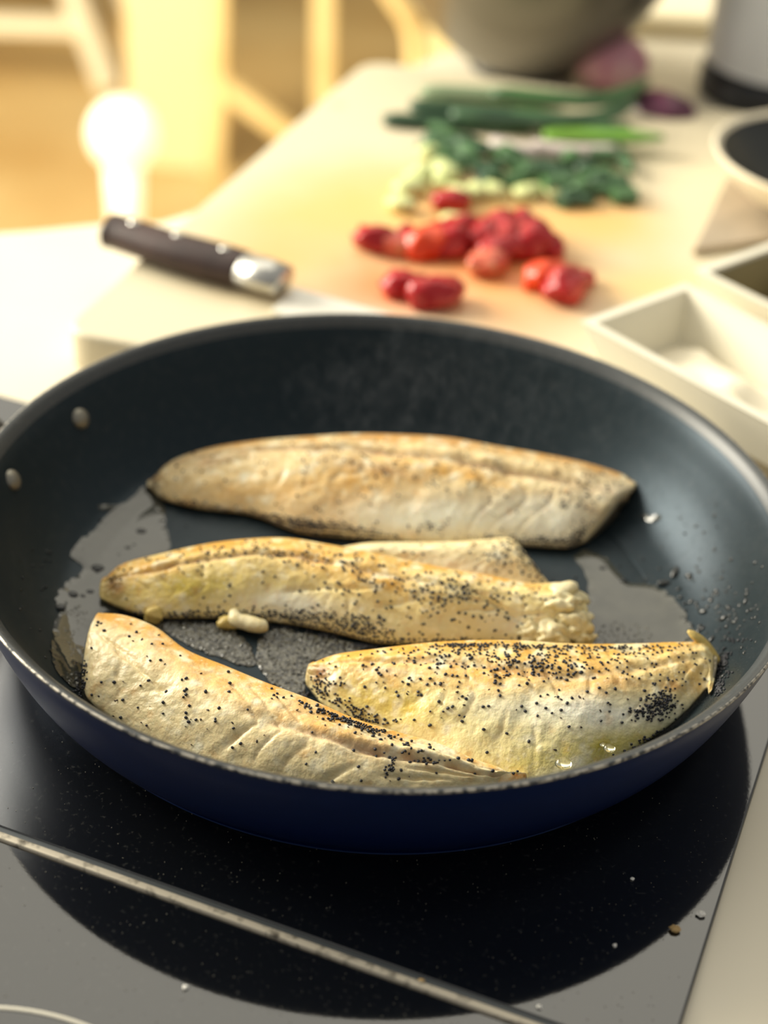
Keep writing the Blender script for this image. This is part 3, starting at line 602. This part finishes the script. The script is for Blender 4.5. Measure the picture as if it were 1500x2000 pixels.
for _ in range(260):
    a = random.uniform(0, 6.28); r = .143*math.sqrt(random.random()); pts.append((r*math.cos(a), r*math.sin(a), float(pan_z(r))))
seed_stuff('oil_spatter', pts, .00022, M['drop'], pan, 'fine oil spatter', None, .6)
# loose seeds
pts = []
def spray(px, py, rx, ry, n):
    for _ in range(n):
        a = random.uniform(0, 6.28); k = abs(random.gauss(0, .55)); pts.append(on_pan(px+rx*k*math.cos(a), py+ry*k*math.sin(a), .0004))
for s in ((1415, 1290, 14, 40, 110), (1405, 1345, 14, 30, 90), (1440, 1250, 26, 10, 18), (700, 1262, 80, 8, 110), (590, 1358, 16, 14, 40), (830, 1262, 60, 5, 60), (330, 1210, 90, 8, 60), (640, 1240, 60, 10, 70), (152, 1330, 10, 40, 50), (1060, 1068, 60, 5, 80), (640, 1052, 90, 6, 80), (1150, 1225, 14, 20, 30), (250, 1195, 40, 12, 40), (560, 1225, 50, 8, 40)): spray(*s)
for _ in range(50): pts.append(on_pan(random.uniform(100, 1400), random.uniform(1000, 1250), .0003))
seed_stuff('loose_poppy_seeds', pts, .0005, M['seed'], None, 'loose dark poppy seeds scattered in the pan around the fillets', 'poppy seeds')
# bubbles by the front right fillet
bub_me = dr_me.copy(); bub_me.name = 'oil_bubble'; bub_me.materials.clear(); bub_me.materials.append(mat('clear_oil', (.95, .9, .6), .03, ior=1.4, trans=1.0))
for k, (px, py, r) in enumerate(((1190, 1462, .0020), (1178, 1455, .0012), (1100, 1492, .0028))):
    c = on_pan(px, py, .010); s = bpy.data.objects.new('oil_bubble', bub_me); COL.objects.link(s); s.location = c; s.scale = (r, r, r*.8)
    tag(s, ('clear oil bubble on the lower front right fillet', 'smallest oil bubble on the front right fillet', 'oil bubble against the front rim')[k], 'bubble')

for px, py, r in ((190, 1112, .0028), (176, 1158, .0017), (140, 1163, .0024), (160, 1166, .0014), (276, 1040, .0022), (190, 1120, .0012), (118, 1188, .0022), (1176, 1112, .0016), (1216, 1136, .0018), (1294, 1140, .0022), (250, 1072, .0014), (262, 1066, .001), (232, 1086, .001)):
    c = on_pan(px, py); s = bpy.data.objects.new('oil_bubble', dr_me); COL.objects.link(s); s.location = Vector(c)+Vector((0, 0, .0003)); s.scale = (r, r*.8, r*.45)
    tag(s, 'round bubble standing in the left oil puddle' if px < 600 else 'round bubble standing in the right oil puddle', 'bubble', 'bubbles in the left puddle' if px < 600 else 'bubbles in the right puddle')

# ------------------------------------------------------------------ crumbs on the hob
def crumb(px, py, r, m, label, k): 
    o = bm_obj('crumb', lump(at(px, py, r*.5), (r, r*.85, r*.55), .45, 1.8, k, 2), m, smooth=False); tag(o, label, 'crumb')
crumb(1370, 1784, .0015, M['crumb'], 'largest white crumb on the glass by the right hob edge', 1)
crumb(1318, 1814, .0016, M['crumb_brown'], 'light brown flake at the dark reflection edge, right', 2)
crumb(1235, 1716, .0007, M['crumb'], 'white speck on the dark glass right of centre', 3)
crumb(1201, 1846, .0007, M['crumb'], 'white speck on the dark glass near the lower right', 4)
crumb(1053, 1966, .0008, M['crumb'], 'white speck near the bottom of the far glass pane', 5)
crumb(362, 1928, .0009, M['crumb'], 'white speck on the near glass pane at the reflection edge', 6)
crumb(823, 1916, .0010, M['crumb_brown'], 'yellowish crumb stuck on the steel trim strip', 7)
pts = []
for _ in range(420):
    px, py = random.uniform(0, 1420), random.uniform(1420, 2000)
    p = at(px, py, .0002); 
    if np.hypot(p[0], p[1]) > .118 and (p[:2]@HN) < RE-.003 and abs(p[:2]@HM-DV) > .004: pts.append(p)
seed_stuff('hob_specks', pts, .00018, M['speck'], None, 'tiny specks of dirt scattered over the black cooktop glass', 'crumbs', .5)

# ------------------------------------------------------------------ cutting board and what lies on it
BT = .016
bdir = np.array([.288, .958]); bdir /= np.linalg.norm(bdir); bper = np.array([bdir[1], -bdir[0]])
M['board'] = board_material()
def isect(p, d, q, e):
    t = np.linalg.solve(np.array([d, -e]).T, np.asarray(q)-p); return p+t[0]*d
FL, BKL = at(111, 646, BT)[:2], at(716, 116, BT)[:2]; R1, R2 = at(1342, 535, BT)[:2]+np.array([.112, 0]), at(1413, 338, BT)[:2]+np.array([.112, 0])
fa = math.radians(-11.5); fdir = np.array([math.cos(fa), math.sin(fa)])
FR, BKR = isect(FL, fdir, R1, R2-R1), isect(BKL, fdir, R1, R2-R1)
def rounded(P, r, n=8):
    out = []; m = len(P)
    for i in range(m):
        a, b, c = P[i-1], P[i], P[(i+1) % m]; u = (a-b)/np.linalg.norm(a-b); v = (c-b)/np.linalg.norm(c-b)
        for t in np.linspace(0, 1, n): out.append(tuple((1-t)**2*(b+u*r)+2*t*(1-t)*b+t*t*(b+v*r)))
    return out
board = bm_obj('cutting_board', prism(rounded([FL, FR, BKR, BKL], .02), ZC+.0002, BT, .0025, 3), M['board'], smooth=False)
tag(board, 'white plastic cutting board stained orange by tomato, behind the pan', 'cutting board')

kz = BT
kb, ke = at(212, 450, BT+.009), at(478, 528, BT+.009); kd = (ke-kb)[:2]; klen = np.linalg.norm(kd); kd /= klen; ks = np.array([kd[1], -kd[0]])
knife = empty('kitchen_knife', (*kb[:2], BT)); tag(knife, 'kitchen knife with a dark riveted wooden handle on the cutting board', 'knife')
hpth = [np.array([*(kb[:2]+kd*t*klen+ks*o), BT+.0095]) for t, o in ((0, .0005), (.1, 0), (.5, .0015), (.9, 0), (1, 0))]
bm_obj('handle', tube(crom(hpth, 20), np.interp(np.linspace(0, 1, 20), [0, .06, .2, .6, 1], [.009, .0118, .0112, .0122, .0112]), 16, .72), M['wood_dark'], knife)
for t in (.2, .52, .86):
    c = kb[:2]+kd*t*klen; bm_obj('rivet', lathe([(0, .0006), (.0026, .0005), (.0032, -.002)], 20, (*c, BT+.0178)), M['steel'], knife)
bl = [np.array([*(ke[:2]+kd*t), BT+.0095]) for t in (0, .012, .022)]
bm_obj('bolster', tube(bl, [.0112, .0112, .0100], 16, .72), M['steel'], knife)
b0 = ke[:2]+kd*.022
bo = [b0-ks*.009, b0+kd*.004+ks*.018, b0+kd*.03+ks*.020, b0+kd*.06+ks*.014, b0+kd*.085+ks*.002, b0+kd*.098-ks*.010, b0+kd*.05-ks*.0095]
bm_obj('blade', prism([tuple(q) for q in bo], BT+.0004, BT+.0030, .0006, 1), M['blade'], knife, smooth=False)

# tomatoes
TOM = [(738, 470, .0085, 0, 'tomato'), (770, 480, .007, 0, 'tomato_pulp'), (800, 468, .008, 0, 'tomato'), (835, 475, .010, 0, 'tomato_orange'), (875, 470, .010, 0, 'tomato'), (905, 450, .009, 0, 'tomato'), (945, 462, .010, 0, 'tomato'),
       (985, 455, .011, 0, 'tomato'), (1015, 450, .010, 0, 'tomato'), (1040, 475, .010, 0, 'tomato'), (1078, 485, .006, 0, 'tomato'), (965, 492, .009, 0, 'tomato'), (955, 515, .008, 0, 'tomato_pulp'), (1000, 480, .009, 0, 'tomato')]
TOML = ['leftmost red tomato chunk of the main pile, upright', 'pale pulpy tomato chunk second from the left in the pile', 'red tomato chunk third from the left in the pile', 'orange tinted tomato chunk in the left half of the pile',
        'red tomato chunk just right of the orange tinted one', 'red tomato chunk at the top of the pile below the pale onion', 'red tomato chunk in the middle of the pile', 'large red tomato chunk in the right half of the pile', 'red tomato chunk at the top right peak of the pile',
        'red tomato chunk on the right slope of the pile', 'smallest red tomato bit at the right end of the pile', 'red tomato chunk at the front of the pile, centre right', 'pink pulpy tomato chunk nearest the pan under the pile', 'red tomato chunk low on the right of the pile']
for k, (px, py, r, q, m) in enumerate(TOM):
    r *= 1.2
    c = at(px, py, BT+r*.5); o = bm_obj('tomato_piece', lump((c[0], c[1], BT+r*.55), (r*1.15, r*.9, r*.75), .4, 1.3, k, 3, random.uniform(0, 3), .72), M[m])
    tag(o, TOML[k], 'tomato', 'tomato chunks in the main pile')
for k, (px, py, r, m, lb) in enumerate(((882, 392, .009, 'tomato', 'single small red tomato chunk on the pale chopped onion'), (790, 556, .010, 'tomato', 'left chunk of the tomato pair nearest the pan'), (852, 572, .012, 'tomato', 'right rounder chunk of the tomato pair nearest the pan'),
                                     (1068, 538, .011, 'tomato_orange', 'orange-red tomato chunk apart on the right'), (1105, 556, .013, 'tomato', 'darker red tomato wedge touching the orange-red chunk'), (1145, 545, .006, 'tomato', 'pointed red tomato tip at the far right of the tomatoes'))):
    c = at(px, py, BT+r*.5); o = bm_obj('tomato_piece', lump((c[0], c[1], BT+r*.5), (r*1.2, r*.85, r*.7), .35, 1.3, k+30, 3, .3*k, .7), M[m]); tag(o, lb, 'tomato')

# chopped greens
for k in range(58):
    t = random.random(); px = 835+t*390+random.gauss(0, 10); py = np.interp(t, [0, .25, .5, .75, 1], [292, 330, 350, 365, 385])+random.gauss(0, 20)
    c = at(px, py, BT); r = random.uniform(.005, .0078); z = BT+r*.55+random.choice((0, 0, .003))
    if k % 3: bm = tube([c+np.array([-r*math.cos(k), -r*math.sin(k), z-BT]), c+np.array([r*math.cos(k), r*math.sin(k), z-BT])], [r*.9, r*.9], 10, .6)
    else: bm = lump((c[0], c[1], z), (r*1.3, r, r*.55), .4, 1.4, k, 2, k, .9)
    o = bm_obj('green_onion_piece', bm, M[random.choice(('green_dark', 'green_dark', 'green_mid', 'green_mid'))], smooth=bool(k % 3 == 0))
    tag(o, 'chopped dark green spring onion piece in the row behind the tomatoes', 'spring onion', 'chopped green spring onion pieces')
for k in range(20):
    px, py = random.gauss(840, 40), random.gauss(375, 26)
    if k > 13: px, py = random.uniform(930, 1090), random.gauss(380, 8)
    c = at(px, py, BT); r = random.uniform(.005, .008)
    o = bm_obj('pale_onion_piece', lump((c[0], c[1], BT+r*.5), (r*1.2, r, r*.6), .35, 1.4, k+60, 2, k, .8), M['green_pale'])
    tag(o, 'pale green chopped onion piece beside the dark greens', 'spring onion', 'pale chopped spring onion pieces')
ST = [([(748, 232), (850, 236), (950, 243), (1040, 250)], .0075, 'green_dark', 'dark green leek-like stalk nearest the chopped pieces, pointing left', 0),
      ([(800, 205), (900, 214), (1000, 222), (1120, 232)], .0085, 'green_dark', 'dark green stalk lying behind the nearest left stalk', .004),
      ([(820, 178), (920, 182), (1010, 190), (1100, 205)], .0085, 'sage', 'greyish green flat stalk at the back left of the bundle', .002),
      ([(960, 180), (1060, 190), (1150, 196), (1210, 188), (1262, 158)], .0085, 'green_mid', 'green stalk bending up to the right towards the onion', .006),
      ([(1000, 225), (1080, 238), (1160, 248), (1230, 250)], .008, 'green_mid', 'mid green stalk across the middle of the bundle', .008),
      ([(1060, 262), (1130, 262), (1200, 266), (1295, 268)], .008, 'green_light', 'bright yellow-green stalk end pointing right', .006),
      ([(1090, 245), (1150, 262), (1200, 290), (1236, 335)], .0062, 'green_mid', 'thin green leaf curving down towards the chopped pieces', .003),
      ([(880, 222), (980, 230), (1080, 236), (1180, 225), (1240, 200)], .007, 'green_dark', 'dark green leaf on top of the bundle', .012)]
for pxs, r, m, lb, dz in ST:
    P_ = crom([at(x, y, BT+r*.5+dz) for x, y in pxs], 22)
    o = bm_obj('spring_onion', tube(P_, r*np.interp(np.linspace(0, 1, 22), [0, .1, .8, 1], [.7, 1, .9, .4]), 12, .5), M[m]); tag(o, lb, 'spring onion')
for k, (pa, pb) in enumerate((((1040, 292), (1200, 300)), ((960, 285), (1050, 300)))):
    P_ = crom([at(*pa, BT+.006), at((pa[0]+pb[0])/2, (pa[1]+pb[1])/2+4, BT+.006), at(*pb, BT+.006)], 10)
    o = bm_obj('spring_onion', tube(P_, [.0058]*10, 10), mat('white_stem', lin(214, 200, 192), .35) if k == 0 else bpy.data.materials['white_stem']); tag(o, ('white spring onion stem end below the bright green stalk', 'short white stem under the dark stalks')[k], 'spring onion')
# onions
c = at(1190, 178, ZC); oc_ = (c[0], c[1]+.006)
on = bm_obj('red_onion', lump((*oc_, ZC+.0185), (.025, .022, .0195), .06, 1.2, 3, 4, flat=.93), M['onion_pink']); tag(on, 'pink peeled red onion behind the green stalks', 'onion')
bm_obj('root_end', lump((oc_[0]-.004, oc_[1]+.008, ZC+.037), (.006, .005, .005), .5, 2, 4, 2), M['root'], on)
c = at(1290, 240, ZC+.01)
o = bm_obj('red_onion', lump((c[0], c[1], ZC+.014), (.024, .022, .0165), .12, 1.2, 6, 3, -.6, .95), M['onion_skin']); tag(o, 'dark purple onion half at the right end of the stalks', 'onion')
c = at(1340, 275, ZC+.01)
o = bm_obj('onion_peel', lump((c[0], c[1], ZC+.004), (.018, .008, .004), .4, 1.5, 8, 3, -.8, .9), M['onion_pink']); tag(o, 'curled pink onion peel beside the purple onion half', 'onion peel')

# ------------------------------------------------------------------ bowls, tubs and trays
bc = np.array([.075, .650]); bowl = empty('mixing_bowl', (*bc, ZC)); tag(bowl, 'large brushed steel mixing bowl at the back of the worktop', 'bowl')
BO = [(.034, .004), (.045, .010), (.066, .028), (.086, .054), (.101, .084), (.111, .115), (.115, .135)]
bp = crom(BO, 40); ins_ = [(r-.0015, z+.0012) for r, z in bp[::-1]]
bm_obj('bowl_wall', lathe([(0, .004)]+[tuple(q) for q in bp]+ins_+[(0, .0055)], 96, (*bc, ZC)), M['bowl_steel'], bowl)
bm_obj('rolled_rim', lathe([(.115+.003*math.cos(a), .135+.003*math.sin(a)) for a in np.linspace(0, 2*math.pi, 12, endpoint=False)], 96, (*bc, ZC), True), M['bowl_steel'], bowl)
bm_obj('foot_ring', lathe([(.030, .0002), (.037, .0002), (.038, .006), (.032, .006)], 64, (*bc, ZC), True), M['black_plastic'], bowl)

kc = at(1452, 210, ZC)[:2]+np.array([.031, .03]); ket = empty('kettle', (*kc, ZC)); tag(ket, 'bluish white round kettle on a dark base, top right', 'kettle')
bm_obj('body', lathe(crom([(.0, .021), (.050, .022), (.056, .028), (.057, .06), (.054, .12), (.048, .17), (.040, .185), (0, .19)], 50), 64, (*kc, ZC)), M['kettle'], ket)
bm_obj('base', lathe([(0, .0002), (.057, .0002), (.0585, .003), (.0585, .016), (.056, .0205), (0, .0205)], 64, (*kc, ZC)), M['black_plastic'], ket)
bm_obj('handle', tube(crom([(kc[0]+.045, kc[1], ZC+.16), (kc[0]+.085, kc[1], ZC+.155), (kc[0]+.09, kc[1], ZC+.10), (kc[0]+.054, kc[1], ZC+.05)], 20), [.008]*20, 12), M['black_plastic'], ket)

ZB = BT+.0002
dc = np.array([.242, .386]); db = empty('small_bowl', (*dc, ZB)); tag(db, 'cream rimmed small bowl with a dark inside at the right edge', 'bowl')
bm_obj('bowl_wall', lathe(crom([(0, .0004), (.036, .0004), (.040, .003), (.056, .012), (.068, .024), (.0725, .030), (.0712, .0315), (.0680, .0295)], 40), 72, (*dc, ZB)), M['bowl_white'], db)
bm_obj('dark_lining', lathe(crom([(.0678, .0292), (.061, .022), (.046, .010), (.034, .005), (0, .004)], 30), 72, (*dc, ZB)), M['bowl_dark'], db)
o = bm_obj('garlic_clove', lump((dc[0]-.022, dc[1]-.022, ZB+.013), (.013, .010, .0085), .2, 1.3, 2, 3), M['mush']); tag(o, 'greyish white lump inside the dark small bowl', 'garlic')

dcp = [tuple(at(x, y, ZB)[:2]) for x, y in ((1352, 500), (1418, 355), (1470, 372), (1560, 395), (1560, 470))]  # sheet added to give the counter's shaded tone beside the bowl
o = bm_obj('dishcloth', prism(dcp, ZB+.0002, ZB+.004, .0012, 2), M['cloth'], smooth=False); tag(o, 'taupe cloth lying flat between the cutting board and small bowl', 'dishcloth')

TA = np.array([.74, .67]); TA /= np.linalg.norm(TA); TB = np.array([TA[1], -TA[0]])
def tray(name, o, a0, a1, b0, b1, h, label, lining):
    t = empty(name, (*(o+TA*(a0+a1)/2+TB*(b0+b1)/2), ZB)); tag(t, label, 'tray')
    def rect(i, z): return [(*(o+TA*a+TB*b), z) for a, b in ((a0+i, b0+i), (a1-i, b0+i), (a1-i, b1-i), (a0+i, b1-i))]
    L_ = [rect(.010, ZB+.0004), rect(.001, ZB+h), rect(0, ZB+h+.0012), rect(.005, ZB+h+.0012), rect(.012, ZB+.002)]
    V = [p for l in L_ for p in l]; Fc = [(0, 3, 2, 1), (16, 17, 18, 19)]
    for l in range(4):
        for k in range(4): Fc.append((l*4+k, l*4+(k+1) % 4, l*4+4+(k+1) % 4, l*4+4+k))
    mesh_obj('tray_wall', V, Fc, M['plastic'], t, loc=np.mean(V, 0), smooth=False)
    if lining:
        V = rect(.0062, ZB+h-.0002)+rect(.0122, ZB+.0035); Fc = [(4, 5, 6, 7)]+[(k, (k+1) % 4, 4+(k+1) % 4, 4+k) for k in range(4)]
        mesh_obj('lining', V, Fc, M['olive'], t, loc=np.mean(V, 0), smooth=False)
    return t
c1 = at(1338, 556, BT+.025)[:2]; c2 = at(1336, 532, BT+.026)[:2]
left_c = at(1150, 640, BT+.025)[:2]; AW = float((c1-left_c)@TA)
t1 = tray('food_tray', c1, -AW, 0, 0, .15, .0245, 'white plastic tray of flour right behind the pan', False)
t2 = tray('food_tray', c2+TA*.004, 0, .10, 0.002, .10, .0255, 'white rimmed tray with olive inside and pale chunks', True)
# flour heap
V = []; n = 36
for i in range(n):
    for j in range(n):
        a = -AW+.0135+(AW-.027)*i/(n-1); b = .0135+(.15-.027)*j/(n-1); e = min(i, n-1-i, j, n-1-j)/6
        q = c1+TA*a+TB*b; V.append((q[0], q[1], ZB+.0025+min(1, e)*(.006+.006*mnoise.noise(Vector((q[0]*45, q[1]*45, 3)))+.008*math.exp(-((b-.09)/.035)**2-((a+.045)/.03)**2))))
Fc = [(i*n+j, (i+1)*n+j, (i+1)*n+j+1, i*n+j+1) for i in range(n-1) for j in range(n-1)]
o = mesh_obj('flour', V, Fc, M['flour']); tag(o, 'creamy white flour heaped in the nearer plastic tray', 'flour', kind='stuff')
for k in range(14):
    a, b = random.uniform(.022, .082), random.uniform(.022, .08); q = c2+TA*(a+.004)+TB*b; r = random.uniform(.008, .011)
    o = bm_obj('mushroom_piece', lump((q[0], q[1], ZB+.004+r*.7+(.008 if k > 8 else 0)), (r, r*.85, r*.75), .35, 1.4, k+80, 3, k, .9), M['mush']); tag(o, 'pale brownish chunk lying in the olive tray', 'mushroom', 'pale chunks in the olive tray')

# ------------------------------------------------------------------ the room beyond the worktop
def by(x, y, Y): return at_y(x, y, Y)
Y1 = 2.25
tr = empty('trestle_rack', (*by(530, 250, Y1)[:2], -.9)); tag(tr, 'pale wooden rack with two posts and a slanting brace', 'rack')
def post(px0, py0, pxb, wd, Y=Y1):
    t, b = by(px0, py0, Y), by(pxb, 420, Y); d = (t-b)/(t[2]-b[2]); top_ = t+d*.25; bot = b+d*(-.9-b[2])
    return bar(bot, top_, wd, .035, .004)
bm_obj('post', post(425, 0, 418, .036), M['pale_wood'], tr, False)
bm_obj('post', post(634, 0, 634, .036), M['pale_wood'], tr, False)
bm_obj('brace', bar(by(425, 155, Y1), by(640, 322, Y1), .034, .03), M['pale_wood'], tr, False)
bm_obj('top_rail', bar(by(415, -150, Y1), by(650, -135, Y1), .04, .035), M['pale_wood'], tr, False)
pa, pb_ = by(240, 0, 2.55), by(432, 0, 2.55)
cab = bm_obj('cabinet', box(((pa[0]+pb_[0])/2, 2.62, -.3), (pb_[0]-pa[0], .12, 1.2), .006), M['cream_paint'], smooth=False); tag(cab, 'tall cream panel cabinet left of the wooden rack', 'cabinet')
ft, fb = by(215, 172, 3.0), by(150, 0, 3.0)
stl = empty('white_stool', (ft[0]-.25, 3.1, -.9)); tag(stl, 'white stool with splayed leg and low stretcher, top left', 'stool')
up = (fb-ft)/(fb[2]-ft[2])
def sleg(base, d, name='leg'): bm_obj(name, bar(base, base+d*.55, .062, .045), M['white_paint'], stl, False)
base = ft+up*(-.9-ft[2])
sleg(base, up); d2 = up*np.array([-1, 1, 1]); sleg(base+np.array([-.62, 0, 0]), d2)
d3 = up*np.array([1, -1, 1])+np.array([0, -.05, 0]); sleg(base+np.array([0, .4, 0]), up+np.array([0, -.1, 0])); sleg(base+np.array([-.62, .4, 0]), d2+np.array([0, -.1, 0]))
sl = by(-60, 58, 3.0); sr = by(165, 52, 3.0)
bm_obj('stretcher', bar((sl[0]-.3, 3.0, sl[2]), sr, .046, .03), M['white_paint'], stl, False)
bm_obj('seat', box((base[0]-.34, 3.18, -.33), (.56, .5, .05), .01), M['white_paint'], stl, False)
lc = by(240, 262, 2.1); lr = .056  # unidentified bright spot, built as a made-up glowing ball on a stem
bright_shape = empty('globe_lamp', (lc[0], lc[1], -.9)); tag(bright_shape, 'glowing white globe lamp on a pale stem beyond the worktop corner', 'lamp')
bm_obj('globe', lump(lc, (lr, lr, lr*1.05), 0, 1, 0, 4), M['lamp'], bright_shape)
bm_obj('stem', tube([(lc[0], lc[1], -.88), (lc[0], lc[1], lc[2]-lr*.9)], [.022, .030], 16, up=(0, 1, 0)), M['lamp'], bright_shape)
bm_obj('foot', lathe([(0, 0), (.09, 0), (.09, .012), (.02, .022), (0, .022)], 48, (lc[0], lc[1], -.8995)), M['white_paint'], bright_shape)
oc = by(585, -6, 2.0)
bsk = empty('wooden_chair', (*by(790, 60, 1.7)[:2], -.9)); tag(bsk, 'pale round-backed wooden chair left of the steel bowl', 'chair')
arc = [by(x, y, 1.7) for x, y in ((700, -160), (742, -60), (772, -5), (800, 35), (812, 75), (815, 140), (815, 300))]
bm_obj('back_hoop', tube(crom(arc, 30), [.014]*30, 12, up=(0, 1, 0)), M['pale_wood'], bsk)
hb = arc[-1]
bm_obj('seat', box((hb[0]+.20, 1.9, -.45), (.40, .40, .03), .008), M['pale_wood'], bsk, False)
for sx in (.03, .37):
    for sy in (1.73, 2.07): bm_obj('leg', bar((hb[0]+sx, sy, -.9), (hb[0]+sx, sy, -.466), .03, .03), M['pale_wood'], bsk, False)

# ------------------------------------------------------------------ thin steam over the back of the pan
sm = bpy.data.materials.new('steam'); sm.use_nodes = True; nt = sm.node_tree; nt.nodes.clear()
so = nt.nodes.new('ShaderNodeOutputMaterial'); vs_ = nt.nodes.new('ShaderNodeVolumeScatter'); tc = nt.nodes.new('ShaderNodeTexCoord')
mp = nt.nodes.new('ShaderNodeMapping'); mp.inputs['Scale'].default_value = (32, 32, 20); tx = nt.nodes.new('ShaderNodeTexNoise'); tx.inputs['Detail'].default_value = 4; tx.inputs['Distortion'].default_value = 1.2
mr = nt.nodes.new('ShaderNodeMapRange'); mr.inputs['From Min'].default_value = .52; mr.inputs['From Max'].default_value = .78; mr.inputs['To Max'].default_value = 2.2
nt.links.new(tc.outputs['Object'], mp.inputs['Vector']); nt.links.new(mp.outputs[0], tx.inputs['Vector']); nt.links.new(tx.outputs[0], mr.inputs['Value']); nt.links.new(mr.outputs[0], vs_.inputs['Density']); nt.links.new(vs_.outputs[0], so.inputs['Volume'])
vs_.inputs['Color'].default_value = (.92, .95, 1, 1)
st = bm_obj('steam', lump((.035, .075, .055), (.075, .035, .030), .2, 1.2, 4, 3), sm); tag(st, 'faint wisp of steam rising over the back of the pan', 'steam', kind='stuff')
